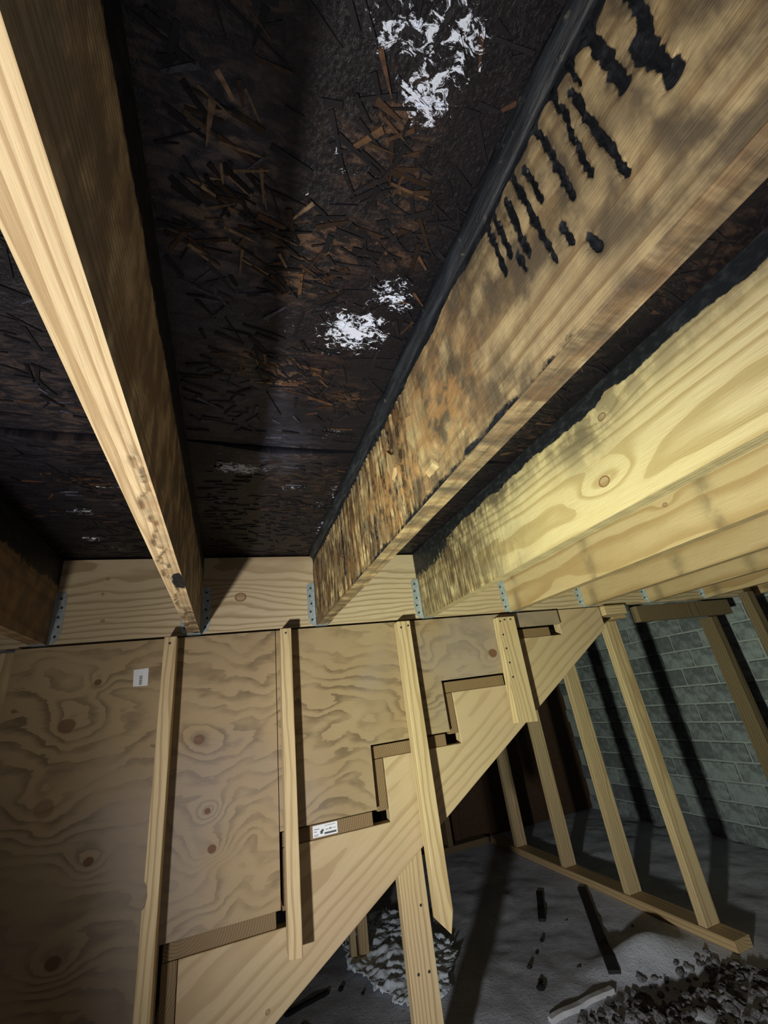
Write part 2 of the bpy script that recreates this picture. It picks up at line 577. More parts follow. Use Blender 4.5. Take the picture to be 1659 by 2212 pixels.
# ------------------------------------------------------------------ joists
def joist(name, x0, x1, mat, fn=None, res=.012, y0=-1.0, y1=YW - .003, z0=JB, z1=CEIL - .007, disp=None, warp=0.):
    ny = max(2, int((y1 - y0) / res))
    ys = np.linspace(y0, y1, ny)
    V, F, A = [], [], {'char': [], 'stain': [], 'streak': [], 'orange': []}
    off = 0

    def grid(us, side):
        nonlocal off
        U, Y = np.meshgrid(us, ys)
        if side in 'LR':
            Xg = np.full_like(U, x0 if side == 'L' else x1)
            Zg = U.copy()
        else:
            Xg = U.copy()
            Zg = np.full_like(U, z0 if side == 'B' else z1)
        at = fn(side, Xg, Y, Zg) if fn else {}
        if disp and side in 'LB':
            Xg, Zg = disp(side, Xg, Y, Zg)
        V.append(np.stack([Xg.ravel(), Y.ravel(), Zg.ravel()], 1))
        i = np.arange(U.size).reshape(U.shape) + off
        if side in 'LT':
            qq = np.stack([i[:-1, :-1], i[:-1, 1:], i[1:, 1:], i[1:, :-1]], -1)
        else:
            qq = np.stack([i[:-1, :-1], i[1:, :-1], i[1:, 1:], i[:-1, 1:]], -1)
        if side == 'L':
            qq = qq[..., ::-1]
        if side == 'R':
            qq = qq[..., ::-1]
        F.extend(qq.reshape(-1, 4).tolist())
        for k in A:
            q_ = at.get(k, 0.)
            A[k].append((np.zeros_like(U) + q_).ravel())
        off += U.size
        return i
    nz = max(2, int((z1 - z0) / res))
    zs = np.linspace(z0, z1, nz)
    iL = grid(zs, 'L')
    iR = grid(zs, 'R')
    nb = max(3, int((x1 - x0) / res) + 1)
    xs = np.linspace(x0, x1, nb)
    iB = grid(xs, 'B')
    iT = grid(xs, 'T')
    for row in (0, -1):
        loop = iL[row, :].tolist() + iT[row, :].tolist() + iR[row, ::-1].tolist() + iB[row, ::-1].tolist()
        F.append(loop if row == -1 else loop[::-1])
    V = np.vstack(V)
    o = mesh_obj(name, V, F, mat, ((x0 + x1) / 2, .3, z0))
    for k in A:
        add_attr(o.data, k, np.concatenate(A[k]))
    return o


def band(Z, Y, z=.515, w=.02, seed=1):
    return sm(z - w, z + w, Z + .03 * (fbm(Y * 14, Z * 5, seed) - .5))


# A : pale underside with scalloped wane, dark upper flank
def fnA(side, X, Y, Z):
    if side == 'B':
        u = (X + .136) / .038
        edge = .62 + .75 * (fbm(Y * 22, u * 0 + .3, 3) - .5) * 1.5 * sm(.35, .55, Y)
        peel = sm(.42, .5, Y) * sm(edge, edge + .12, u + .25 * sm(.5, 1.0, Y))
        rim = np.exp(-((u - edge + .25 * sm(.5, 1.0, Y)) / .05) ** 2) * sm(.35, .5, Y)
        far = sm(1.15, 1.35, Y)
        dark = gauss(X, Y, -.107, .97, .010, .045) * 1.2
        return {'peel': peel, 'orange': np.clip(.9 * rim + .4 * peel, 0, 1), 'stain': np.clip(.45 * peel + .9 * far + 1.0 * rim, 0, 1), 'char': np.maximum(dark, .34 * rim)}
    s = band(Z, Y, .49, .03, 4)
    return {'char': s, 'stain': .8 + .2 * sm(.45, .9, Y), 'orange': .35 * fbm(Y * 5, Z * 12, 9), 'streak': .25 * sm(.5, .8, Y)}


M['jA'] = joist_mat('joist_pine_pale', freq=120, wob=.022, pith=(-.012, .006), offset=False,
                    cols=((.66, .52, .31), (.56, .41, .22), (.30, .18, .08)))


def dispA(side, X, Y, Z):
    if side != 'B':
        return X, Z
    inn = (np.abs(X + .117) < .0185)
    return X, Z + .0035 * fnA('B', X, Y, Z)['peel'] * inn


o = joist('floor_joist', -.136, -.098, M['jA'], fnA, res=.0045, disp=dispA)
tag(o, 'floor joist with bright pale underside and peeling edge, hanging nearest the camera on the left', 'joist')


# B : rotted, grooved flank with soot runs from the top
DRIPS = [(.045, .06, .53, .43, .007), (.083, .084, .535, .435, .007), (.066, .060, .45, .385, .008), (.118, .113, .505, .365, .0042),
         (.13, .136, .545, .405, .0038), (.160, .155, .53, .41, .0036), (.188, .186, .51, .455, .003), (.205, .198, .52, .375, .0032),
         (.224, .222, .515, .42, .003), (.247, .243, .515, .45, .0035), (.262, .258, .52, .44, .003), (.107, .108, .545, .50, .003),
         (.236, .232, .43, .41, .004), (.178, .176, .395, .37, .004), (.16, .158, .35, .335, .005), (.518, .508, .50, .43, .003),
         (.68, .676, .51, .36, .003), (.83, .825, .52, .33, .003), (.9, .895, .52, .40, .004), (1.12, 1.12, .52, .34, .006)]


def drips(Y, Z):
    r = np.zeros_like(Y)
    for (ya, yb, za, zb, w) in DRIPS:
        t = np.clip((za - Z) / (za - zb), 0, 1)
        yy = ya + (yb - ya) * t + .0035 * (vnoise(Z * 75, Y * 0 + ya * 31, 5) - .5) + .0015 * (vnoise(Z * 260, Y * 0 + ya * 17, 6) - .5)
        ww = .8 * w * (1 + .9 * (vnoise(Z * 180, Y * 0 + ya * 77, 3) - .5))
        r = np.maximum(r, np.exp(-((Y - yy) / ww) ** 2) * sm(zb - .006, zb + .004, Z) * sm(za + .02, za + .005, Z))
    return r


def ridge(Y, Z):
    return np.abs(np.sin(Y * 150 + 5 * fbm(Y * 6, Z * 5, 7) + 1.2 * fbm(Y * 40, Z * 9, 17))) ** .6


def smudge(Y, Z):
    r = np.zeros_like(Y)
    for (ya, yb, za, zb, w) in DRIPS:
        r = np.maximum(r, np.exp(-((Y - (ya + yb) / 2) / (w * 2.6)) ** 2) * sm(zb - .03, zb + .03, Z))
    return r


def fnB(side, X, Y, Z):
    if side == 'B':
        return {'stain': 1.0, 'streak': .22, 'orange': .3, 'char': .16}
    if side == 'R':
        return {'char': band(Z, Y, .47, .03, 6), 'stain': .7}
    d = drips(Y, Z)
    top = band(Z, Y, .533, .008, 2)
    low = (.15 + .75 * fbm(Y * 11, Z * 20, 77)) * gauss(Z, 0 * Y, .289, 0, .012, 1) * sm(.1, .25, Y) * sm(1.3, .8, Y)
    grey = sm(.13, .19, Y) * sm(.40, .30, Y) * sm(.38, .44, Z)
    groove = sm(.50, .72, Y) * sm(.62, .25, ridge(Y, Z)) * (.25 + .75 * sm(.35, .6, fbm(Y * 9, Z * 7, 61)))
    speck = .34 * sm(.35, .7, Y) * fbm(Y * 60, Z * 50, 9)
    return {'char': np.clip(np.maximum(np.maximum(d * 1.1, top), low) + .20 * grey * sm(.35, .6, fbm(Y * 50, Z * 30, 88)) + .14 * grey + .20 * smudge(Y, Z) * fbm(Y * 90, Z * 40, 19) + speck * .6 + .62 * groove + .30 * gauss(Y, Z, 1.12, .43, .09, .1) * fbm(Y * 120, Z * 6, 23), 0, 1.2),
            'streak': np.clip(.25 * sm(.25, .35, Y) + sm(.5, .7, Y) * (.6 + .8 * fbm(Y * 8, Z * 6, 3)), 0, 1),
            'stain': np.clip(.42 + .5 * smudge(Y, Z) + .6 * grey + .45 * sm(.22, .4, Y) + .5 * sm(.37, .31, Z) * sm(.2, .3, Y) + 1.2 * sm(.11, .05, Y) * sm(.47, .40, Z) + .5 * sm(.5, .7, fbm(Y * 16, Z * 12, 51)), 0, 1),  # stain; the near end is also deepened by lens vignetting painted into the colour
            'orange': np.clip(sm(.3, .42, Y) * (.25 + .9 * gauss(Y, Z, .60, .40, .16, .05) + .5 * gauss(Y, Z, .36, .42, .07, .06)), 0, 1)}


def dispB(side, X, Y, Z):
    if side == 'B':
        return X, Z + .003 * (fbm(Y * 12, X * 60, 5) - .5) * (np.abs(X - .317) < .0185)
    k = sm(.45, .75, Y) * sm(CEIL - .01, CEIL - .05, Z)
    rid = ridge(Y, Z)
    dep = .009 * k * (1 - rid) * (.3 + fbm(Y * 11, Z * 7, 12))
    dep = dep + .005 * drips(Y, Z) + .006 * (fbm(Y * 22, Z * 30, 21) - .5) * sm(.3, .36, Y) * sm(.75, .55, Y)
    # torn flake standing proud of the flank
    fl_ = sm(.30, .38, Y) * sm(.62, .5, Y + .6 * (Z - .4)) * sm(.33, .36, Z) * sm(.52, .50, Z)
    inn = sm(JB + .001, JB + .01, Z)
    return X + dep * inn - .0015 * fl_ * inn, Z


M['jB'] = joist_mat('joist_rotted', freq=58, wob=.035, pith=(.10, .14), offset=False,
                    cols=((.50, .38, .20), (.41, .28, .13), (.20, .12, .05)))
o = joist('floor_joist', .298, .336, M['jB'], fnB, res=.0028, disp=dispB)
tag(o, 'rotted floor joist with black soot runs and deep vertical grooves on its flank', 'joist')
jB = o
for sp, pr in (([(.516, .51), (.506, .487), (.507, .451), (.499, .36), (.499, .318), (.535, .317), (.556, .375), (.59, .426), (.58, .47), (.535, .455)], .006),
               ([(.684, .47), (.659, .445), (.652, .409), (.676, .391), (.696, .425)], .005)):
    m_ = len(sp)
    cy_ = sum(p[0] for p in sp) / m_
    cz_ = sum(p[1] for p in sp) / m_
    v = [(.300, a, b) for a, b in sp] + [(.298 - pr, cy_ + (a - cy_) * .8, cz_ + (b - cz_) * .88) for a, b in sp]
    f = [list(range(m_)), list(range(2 * m_ - 1, m_ - 1, -1))] + [[i, i + m_, (i + 1) % m_ + m_, (i + 1) % m_] for i in range(m_)]
    q_ = mesh_obj('splinter', v, f, M['jB'], (.317, .3, JB), jB)
    for k_, val in (('char', 0), ('stain', .35), ('streak', .35), ('orange', .75)):
        add_attr(q_.data, k_, [val] * (2 * m_))
    tag(q_, 'torn tan wood flake')
# lumpy sealant bead along its top edge
n = 260
ys = np.linspace(-.6, 1.58, n)
sec = []
for k in range(5):
    a = k / 4
    wob = .008 * (fbm(ys * 18, ys * 0 + k, 4) - .5)
    wx = .017 + wob
    wz = .028 + .012 * (fbm(ys * 9, ys * 0 + 3.3, 8) - .5)
    bx_ = .2985 - wx * math.cos(a * math.pi / 2)
    bz_ = CEIL - .001 - wz * math.sin(a * math.pi / 2)
    bulge = .80 if k in (1, 2, 3) else 1
    bx_ = .2985 - (.2985 - bx_) * bulge
    bz_ = CEIL - .001 - (CEIL - .001 - bz_) * bulge
    sec.append(np.stack([bx_, ys, bz_], 1))
sec.append(np.stack([np.full(n, .2985), ys, np.full(n, CEIL - .001)], 1))
V = np.vstack(sec)
F = []
for k in range(6):
    kk = (k + 1) % 6
    for i in range(n - 1):
        F.append([k * n + i, kk * n + i, kk * n + i + 1, k * n + i + 1])
F.append([k * n for k in range(6)][::-1])
F.append([k * n + n - 1 for k in range(6)])
g = G('sooty_bead')
x, y, z = g.sep(g.P)[0:3]
n1 = g.noise(g.comb(g.m('MULTIPLY', x, 120), g.m('MULTIPLY', y, 14), g.m('MULTIPLY', z, 120)), 1, 4, .65)
c = g.mix(g.mr(n1, .4, .75), (.007, .008, .011), (.028, .033, .040))
c = g.mix(g.mr(g.noise(g.P, 55, 4, .7), .62, .74, 0, .5), c, (.16, .14, .11))
g.bump(n1, .6, .003)
M['bead'] = g.done(c, .55, .35)
o = mesh_obj('sealant_bead', V, F, M['bead'], (.29, .3, CEIL), jB, smooth=True)
tag(o, 'sooty bead along the top edge')


# C : yellow pine with knots
def fnC(side, X, Y, Z):
    if side == 'B':
        return {'stain': .3}
    if side == 'R':
        return {'char': band(Z, Y, .5, .02, 3), 'stain': .5}
    ends = sm(.75, 1.1, Y)
    return {'char': np.maximum(band(Z, Y, .523, .012, 5), np.clip(.95 * sm(.95, 1.5, Y) * sm(.36, .54, Z), 0, 1)),
            'stain': np.clip(.8 * ends * (.4 + fbm(Y * 10, Z * 8, 3)) + .6 * sm(.44, .52, Z) + .7 * gauss(Y, Z, .60, .46, .07, .035), 0, 1),
            'streak': .7 * sm(.85, 1.25, Y), 'orange': .15 * sm(.9, 1.3, Y)}


M['jC'] = joist_mat('joist_yellow_pine', freq=70, wob=.045, pith=(.12, .06), offset=False,
                    knots=((.584 - .3, .362 - JB, .022, .03), (.533 - .3, .491 - JB, .016, .016)),
                    cols=((.58, .48, .27), (.52, .40, .20), (.33, .23, .09)))
o = joist('floor_joist', .735, .773, M['jC'], fnC, res=.006)
tag(o, 'yellow pine floor joist with round pale knot, right of the rotted joist', 'joist')


def fnD(side, X, Y, Z):
    if side == 'B':
        return {'stain': .25}
    return {'char': band(Z, Y, .535, .01, 8), 'stain': .55 * np.exp(-((np.mod(Y * 2.3, 1) - .5) / .05) ** 2) + .35 * sm(.46, .54, Z)}


M['jD'] = joist_mat('joist_clear_pine', freq=60, wob=.03, pith=(.14, .05), offset=False,
                    knots=((.762 - .3, .406 - JB, .012, .012),),
                    cols=((.55, .42, .23), (.49, .35, .17), (.33, .2, .08)))
M['jE'] = joist_mat('joist_dusty_pine', freq=60, wob=.03, pith=(.14, .05),
                    cols=((.50, .37, .20), (.43, .30, .14), (.30, .18, .08)))
o = joist('floor_joist', 1.155, 1.193, M['jD'], fnD)
tag(o, 'tan floor joist with small torn brown knot, second right of the rotted joist', 'joist')
for xx, lab in ((1.575, 'dusty floor joist, third right of the rotted joist'), (1.992, 'dusty floor joist, fourth right of the rotted joist'),
                (2.41, 'dim floor joist, fifth right of the rotted joist'), (2.83, 'dim floor joist, last one at the right brick wall')):
    o = joist('floor_joist', xx, xx + .038, M['jE'], fnD, res=.02)
    tag(o, lab, 'joist')


def fn0(side, X, Y, Z):
    return {'char': band(Z, Y, .47, .05, 8), 'stain': .7, 'orange': .3}


M['j0'] = joist_mat('joist_dark_pine', freq=60, wob=.03, pith=(-.1, .08), offset=False,
                    cols=((.42, .28, .13), (.36, .22, .09), (.22, .12, .05)))
o = joist('floor_joist', -.568, -.53, M['j0'], fn0, res=.015)
tag(o, 'dark brown floor joist at the left edge of the photo', 'joist')

# ------------------------------------------------------------------ joist hangers
g = G('galvanised_steel')
n1 = g.noise(g.P, 90, 3, .6)
c = g.mix(g.mr(n1, .35, .65), (.36, .42, .44), (.52, .58, .60))
M['steel'] = g.done(c, .45, .5, .55)
g = G('nail_head')
M['nail'] = g.done(g.mix(g.noise(g.P, 300, 2), (.03, .028, .026), (.07, .06, .055)), .5, .4, .4)


def disc_mesh(cx, cy, cz, r, th, axis, seg=8):
    """short cylinder with its outer cap facing -axis"""
    v, f = [], []
    for e in (0, 1):
        for i in range(seg):
            a = 2 * math.pi * i / seg
            p, q = r * math.cos(a), r * math.sin(a)
            v.append((cx + p, cy - th * e, cz + q) if axis == 'y' else (cx - th * e, cy + p, cz + q))
    f.append(list(range(seg, 2 * seg)))
    f.append(list(range(seg))[::-1])
    for i in range(seg):
        j = (i + 1) % seg
        f.append([i, j, j + seg, i + seg])
    return v, f


def nails(parent, pts, r=.004, th=.0015, axis='y', name='nail_heads'):
    V, F = [], []
    for p in pts:
        v, f = disc_mesh(p[0], p[1], p[2], r, th, axis)
        k = len(V)
        V += v
        F += [[i + k for i in q] for q in f]
    o = mesh_obj(name, V, F, M['nail'], pts[0], parent)
    o['kind'] = 'stuff'
    return o


def hanger(x0, x1, label):
    t = .0014
    h = empty('joist_hanger', ((x0 + x1) / 2, YW - .03, JB))
    tag(h, label, 'bracket', 'galvanised joist hangers on the rim board')
    zt = JB + .165
    for s, xa in ((-1, x0), (1, x1)):
        poly = [(xa, JB - .002), (xa + s * .022, JB + .012), (xa + s * .028, JB + .04), (xa + s * .028, zt - .01), (xa + s * .02, zt), (xa, zt)]
        if s < 0:
            poly = poly[::-1]
        v, f = prism_xz(poly, YW - .0005 - t, YW - .0005)
        mesh_obj('rim_flange', v, f, M['steel'], (xa, YW, JB), h)
        xb = xa + s * t
        box('side_plate', min(xa, xb), max(xa, xb), YW - .012, YW - .002, JB - .001, zt, M['steel'], h, bev=0)
        nails(h, [(xa + s * (.013 + .005 * (i % 2)), YW - .002, JB + .025 + .03 * i) for i in range(5)])
    box('seat', x0 - t, x1 + t, YW - .042, YW - .002, JB - t - .0006, JB - .0006, M['steel'], h, bev=0)


for (a, b, lab) in ((-.568, -.53, 'dull steel joist hanger on the dark leftmost joist'),
                    (-.136, -.098, 'grey steel joist hanger in shadow on the joist with the pale underside'),
                    (.298, .336, 'bright steel joist hanger beside the end of the rotted joist'),
                    (.735, .773, 'steel joist hanger at the end of the yellow joist with the round knot'),
                    (1.155, 1.193, 'steel joist hanger second right of the rotted joist'),
                    (1.575, 1.613, 'steel joist hanger third right of the rotted joist'),
                    (1.992, 2.03, 'steel joist hanger fourth right of the rotted joist'),
                    (2.41, 2.448, 'dim steel joist hanger fifth right of the rotted joist')):
    hanger(a, b, lab)

# ------------------------------------------------------------------ staircase seen from its side
RX = [-.464, -.156, .152, .462, .768, 1.068, 1.362]      # outer faces of the risers
TZ = [-.684, -.500, -.318, -.133, .041, .214]               # tread i spans riser i .. riser i+1
TT = .040
slope = .594


def low_z(x):
    return -.727 + (x - .129) * slope


KP = [(.147, .035, .1, .05)]
M['stringer'] = None
g = G('stringer_pine')
# grain along the slope
x, y, z = g.sep(g.P)[0:3]
ca, sa = math.cos(math.atan(slope)), math.sin(math.atan(slope))
uu = g.m('ADD', g.m('MULTIPLY', x, ca), g.m('MULTIPLY', z, sa))
ww = g.m('SUBTRACT', g.m('MULTIPLY', z, ca), g.m('MULTIPLY', x, sa))
g.P = g.comb(uu, y, ww)
c, h = grain(g, 'X', freq=38, wob=.06, pith=(.08, .1), offset=False, knots=((.26, .055, .010, .006), (-.60, -.05, .01, .006)),
             cols=((.52, .40, .24), (.46, .34, .19), (.36, .25, .13)))
c = g.mix(g.mr(g.noise(g.P, 3, 3, .5), .45, .7, 0, .35), c, (.50, .36, .24))
g.bump(h, .25, .0015)
M['stringer'] = g.done(c, .62, .3)
M['tread'] = wood_mat('tread_wood', 'Y', freq=140, wob=.02, pith=(-.1, .05),
                      cols=((.25, .17, .085), (.20, .125, .06), (.11, .065, .028)))

st = empty('staircase', (.6, YW + .5, FLOOR))
tag(st, 'pine staircase seen from its open side, rising to the right behind the studs', 'stairs')
poly = []
# upper saw-tooth, left to right
top = [(-.60, TZ[0] - TT - .184)]
top += [(RX[0] + .042, TZ[0] - TT - .184)]
for i in range(len(TZ)):
    top += [(RX[i] + .042, TZ[i] - TT), (RX[i + 1] + .042, TZ[i] - TT)]
top += [(RX[-1] + .042, JB - .004), (1.665, JB - .004), (1.665, low_z(1.665))]
# last horizontal notch under the top tread
lowl = [(-.40, FLOOR + .01), (-.60, FLOOR + .01)]
poly = top + [((FLOOR + .01 + .727) / slope + .129, FLOOR + .01)] + lowl[1:]
poly = poly[::-1]
v, f = prism_xz(poly, YW, YW + .038)
o = mesh_obj('stringer', v, f, M['stringer'], (.6, YW, -.35), st)
bevel(o, .0015, 1)
NP = [(.612, -.198), (.60, -.233), (.60, -.278), (.598, -.312), (.561, -.368), (.585, -.379), (.577, -.422), (.542, -.384), (.535, -.431), (.572, -.436),
      (.63, -.30), (1.04, -.01), (1.21, .14)]
nails(o, [(a, YW - .0002, b) for a, b in NP], .0042, .001)
# the far stringer mirrors it
v2, f2 = prism_xz(poly, YW + .98, YW + 1.018)
o = mesh_obj('stringer', v2, f2, M['stringer'], (.6, YW + 1., -.35), st)
for i in range(len(TZ)):
    xa = RX[i]
    xb = RX[i + 1] - .016
    t = box('tread', xa + .003, xb, YW + .004, YW + 1.016, TZ[i] - TT + .0005, TZ[i] - .001, M['tread'], st)
    if i == 1:
        g = G('flaked_paint')
        c = g.mix(g.mr(g.noise(g.P, 120, 4, .7), .48, .56), (.05, .035, .025), (.62, .6, .58))
        M['flake'] = g.done(c, .7)
        vv, ff = prism_xz([(.02, -.536), (.045, -.534), (.06, -.537), (.085, -.532), (.088, -.512), (.075, -.505), (.052, -.504), (.045, -.512), (.03, -.513)], YW + .0028, YW + .0045)
        q_ = mesh_obj('paint_patch', vv, ff, M['flake'], (.055, YW, -.52), t)
        tag(q_, 'flaked white paint patch')
for i in range(len(TZ)):
    zb = TZ[i - 1] - .01 if i > 0 else FLOOR + .01
    box('riser', RX[i] + .002, RX[i] + .040, YW + .005, YW + 1.015, zb + .004, TZ[i] - TT - .001, M['tread'], st)

# tag on the tread
g = G('white_paper')
M['paper'] = g.done(g.mix(g.noise(g.P, 60, 3), (.70, .72, .76), (.80, .82, .86)), .6)
g = G('printed_ink')
M['ink'] = g.done(g.mix(g.noise(g.P, 80, 2), (.06, .06, .07), (.10, .10, .11)), .7)
yt = YW + .004
tg = empty('paper_tag', (.288, yt, -.336))
tag(tg, 'white printed paper tag stapled to the end of a stair tread', 'tag')
box('sheet', .250, .328, yt - .0014, yt - .0002, -.353, -.322, M['paper'], tg, bev=0)
pr = [(.254, .270, -.333, -.3315), (.254, .262, -.339, -.3375), (.273, .281, -.346, -.338), (.277, .284, -.340, -.335), (.286, .324, -.349, -.344), (.29, .30, -.338, -.3365),
      (.302, .309, -.338, -.335), (.288, .322, -.3275, -.3265), (.254, .268, -.347, -.346), (.254, .266, -.350, -.349), (.312, .322, -.337, -.336)]
for (a, b, c_, d) in pr:
    box('printed_mark', a, b, yt - .0017, yt - .0013, c_, d, M['ink'], tg, bev=0)

# ------------------------------------------------------------------ plywood wall
g = G('plywood')
x, y, z = g.sep(g.P)[0:3]
PK = [(-.443, .054, .020, .8), (-.379, .165, .009, .9), (-.087, -.032, .015, .8), (-.055, -.223, .008, 1), (-.04, -.317, .012, 1), (-.344, -.282, .011, 1),
      (-.391, -.472, .015, .8), (1.016, .125, .018, .9), (-.464, -.143, .022, .5), (.36, -.5, .01, .5)]
lo = g.noise(g.comb(g.m('MULTIPLY', x, 2.3), 0, g.m('MULTIPLY', z, 3.4)), 1, 2.0, .45, .8)
md = g.noise(g.comb(g.m('MULTIPLY', x, 9), 0, g.m('MULTIPLY', z, 26)), 1, 3, .6, .4)
t = g.m('ADD', g.m('MULTIPLY', lo, 9.), g.m('MULTIPLY', md, 1.5))
t = g.m('ADD', t, g.m('MULTIPLY', z, 19.))
disc = None
for (a, b, r, k) in PK:
    d1 = g.m('DIVIDE', g.m('SUBTRACT', x, a), r * 3.2)
    d2 = g.m('DIVIDE', g.m('SUBTRACT', z, b), r * 2.4)
    dd = g.m('ADD', g.m('MULTIPLY', d1, d1), g.m('MULTIPLY', d2, d2))
    t = g.m('ADD', t, g.m('MULTIPLY', g.m('EXPONENT', g.m('MULTIPLY', dd, -.6)), 2.2))
    d1 = g.m('DIVIDE', g.m('SUBTRACT', x, a), r * 1.15)
    d2 = g.m('DIVIDE', g.m('SUBTRACT', z, b), r)
    q = g.m('SQRT', g.m('ADD', g.m('MULTIPLY', d1, d1), g.m('MULTIPLY', d2, d2)))
    q = g.m('ADD', q, g.m('MULTIPLY', g.m('SUBTRACT', md, .5), .5))
    kk = g.mr(q, 1.1, .8, 0, k)
    disc = kk if disc is None else g.m('MAXIMUM', disc, kk)
fr = g.m('FRACT', t)
line = g.m('MULTIPLY', g.mr(fr, .35, .86), g.mr(fr, 1.0, .93))
brk = g.noise(g.comb(g.m('MULTIPLY', x, 5), 0, g.m('MULTIPLY', z, 7)), 1, 3, .6)
line = g.m('MULTIPLY', line, g.mr(brk, .34, .66, .15, 1.))
fib = g.noise(g.comb(g.m('MULTIPLY', x, 22), 0, g.m('MULTIPLY', z, 420)), 1, 2, .6)
big = g.noise(g.comb(g.m('MULTIPLY', x, 2.6), 0, g.m('MULTIPLY', z, 2.6)), 1, 3, .5)
c = g.mix(g.mr(big, .35, .7), (.365, .27, .15), (.30, .215, .115))
c = g.mix(g.m('MULTIPLY', line, .80), c, (.12, .08, .042))
c = g.mix(g.mr(fib, .5, .85, 0, .35), c, (.24, .14, .07))
c = g.mix(g.mr(g.noise(g.P, 1.7, 3, .5), .48, .66, 0, .45), c, (.31, .26, .235))
c = g.mix(disc, c, (.13, .06, .028))
g.bump(g.m('ADD', fib, g.m('MULTIPLY', line, -.5)), .2, .001)
M['ply'] = g.done(c, .62, .3)

YP = YW - .0165
PT = JB - .008
gap = .005


def ply(poly, label):
    v, f = prism_xz(poly, YP, YP + .015)
    o = mesh_obj('plywood_sheet', v, f, M['ply'], (0, YW, 0))
    return tag(o, label, 'plywood')


# tread i spans RX[i]..RX[i+1] at height TZ[i]; the sheets stand on the treads
polyA = [(-.604, PT), (-.604, FLOOR + .02), (RX[0] - gap, FLOOR + .02)]
for i in range(0, 2):
    polyA += [(RX[i] - gap, TZ[i] + gap), (RX[i + 1] - gap, TZ[i] + gap)]
polyA += [(RX[2] - gap, PT)]
ply(polyA, 'knotty plywood sheet on the left carrying the small barcode tag')
polyB = [(RX[2] - gap + .0025, PT), (RX[2] - gap + .0025, TZ[2] + gap)]
for i in range(2, len(TZ) - 1):
    polyB += [(RX[i + 1] - gap, TZ[i] + gap), (RX[i + 1] - gap, TZ[i + 1] + gap)]
polyB += [(RX[-1] + .035, TZ[-1] + gap), (RX[-1] + .035, PT)]
ply(polyB, 'plywood sheet cut in steps along the stair treads, right of the narrow stud')

# barcode tag on the plywood
tg = empty('barcode_tag', (-.264, YP, .167))
tag(tg, 'small white barcode tag stuck on the plywood left of the tall stud', 'tag')
v, f = prism_xz([(-.2835, .142), (-.243, .1405), (-.2445, .193), (-.286, .191)], YP - .001, YP - .0002)
mesh_obj('sheet', v, f, M['paper'], (-.264, YP, .167), tg)
zz = .146
while zz < .172:
    hh = random.choice((.0010, .0016, .0022))
    box('printed_bar', -.268, -.260, YP - .0013, YP - .0009, zz, zz + hh, M['ink'], tg, bev=0)
    zz += hh + random.choice((.0008, .0014))

# ------------------------------------------------------------------ studs standing before the plywood
def stud_poly(name, poly, y0, y1, label, mat='stud', cat='stud', loc=None):
    v, f = prism_xz(poly, y0, y1)
    cx = sum(p[0] for p in poly) / len(poly)
    o = mesh_obj(name, v, f, M[mat], loc or (cx, (y0 + y1) / 2, min(p[1] for p in poly)))
    bevel(o, .002, 2)
    tag(o, label, cat)
    return o


YF = YW - .0175
o = stud_poly('wall_stud', [(-.200, FLOOR + .005), (-.163, FLOOR + .005), (-.163, .276), (-.200, .276), (-.200, -.34), (-.193, -.352), (-.190, -.372), (-.194, -.392), (-.200, -.40)][::1], YF - .056, YF,
              'tall narrow wall stud with a notched edge in front of the left plywood')
nails(o, [(-.183, YF - .0562, .255)], .004, .001)
o = stud_poly('wall_stud', [(.160, -.585), (.197, -.59), (.197, .276), (.160, .276)], YF - .056, YF, 'narrow grey-edged stud ending on the stringer beside the white tread tag')
nails(o, [(.178, YF - .0562, .26)], .0035, .001)
o = stud_poly('wall_stud', [(.600, -.615), (.636, -.652), (.652, -.60), (.652, .274), (.600, .274)], YF - .042, YF,
              'long stud crossing the stringer with an angled cut foot above the floor')
nails(o, [(.612, YF - .0422, .25), (.642, YF - .0422, .255)], .004, .001)
o = stud_poly('wall_stud', [(1.035, -.138), (1.128, -.143), (1.138, .262), (1.050, .262)], YF - .034, YF,
              'short rough wide stud with rows of nails near the stair top')
nails(o, [(1.062 - .0003 * i, YF - .0342, .245 - .055 * i) for i in range(5)] + [(1.085, YF - .0342, .25), (1.115, YF - .0342, .25)], .004, .001)
o = stud_poly('support_post', [(.522, FLOOR + .0), (.612, FLOOR + .0), (.612, low_z(.612) + .05), (.522, low_z(.522) + .05)], YW + .0395, YW + .0775,
              'pine support post standing on the dirt below the stringer', cat='post')
nails(o, [(.585, YW + .039, -.60), (.55, YW + .039, -.755), (.585, YW + .039, -.757)], .004, .001)
# corner stud and dark return wall at the left
o = box('wall_stud', -.645, -.606, YW - .001, YW + .037, FLOOR + .005, .276, M['stud'])
tag(o, 'corner stud at the left edge of the plywood wall', 'stud')
g = G('dark_boarding')
x, y, z = g.sep(g.P)[0:3]
n1 = g.noise(g.comb(g.m('MULTIPLY', x, 20), g.m('MULTIPLY', y, 3), g.m('MULTIPLY', z, 40)), 1, 4, .6)
g.bump(n1, .4, .002)
M['darkwall'] = g.done(g.mix(n1, (.04, .022, .012), (.10, .055, .03)), .75)
wl = empty('wall_left', (-.70, 1.2, FLOOR))
tag(wl, kind='structure')
for i in range(9):
    za = FLOOR + .01 + i * .147
    box('plank', -.72, -.70, .8, YW + .03, za, za + .143, M['darkwall'], wl)

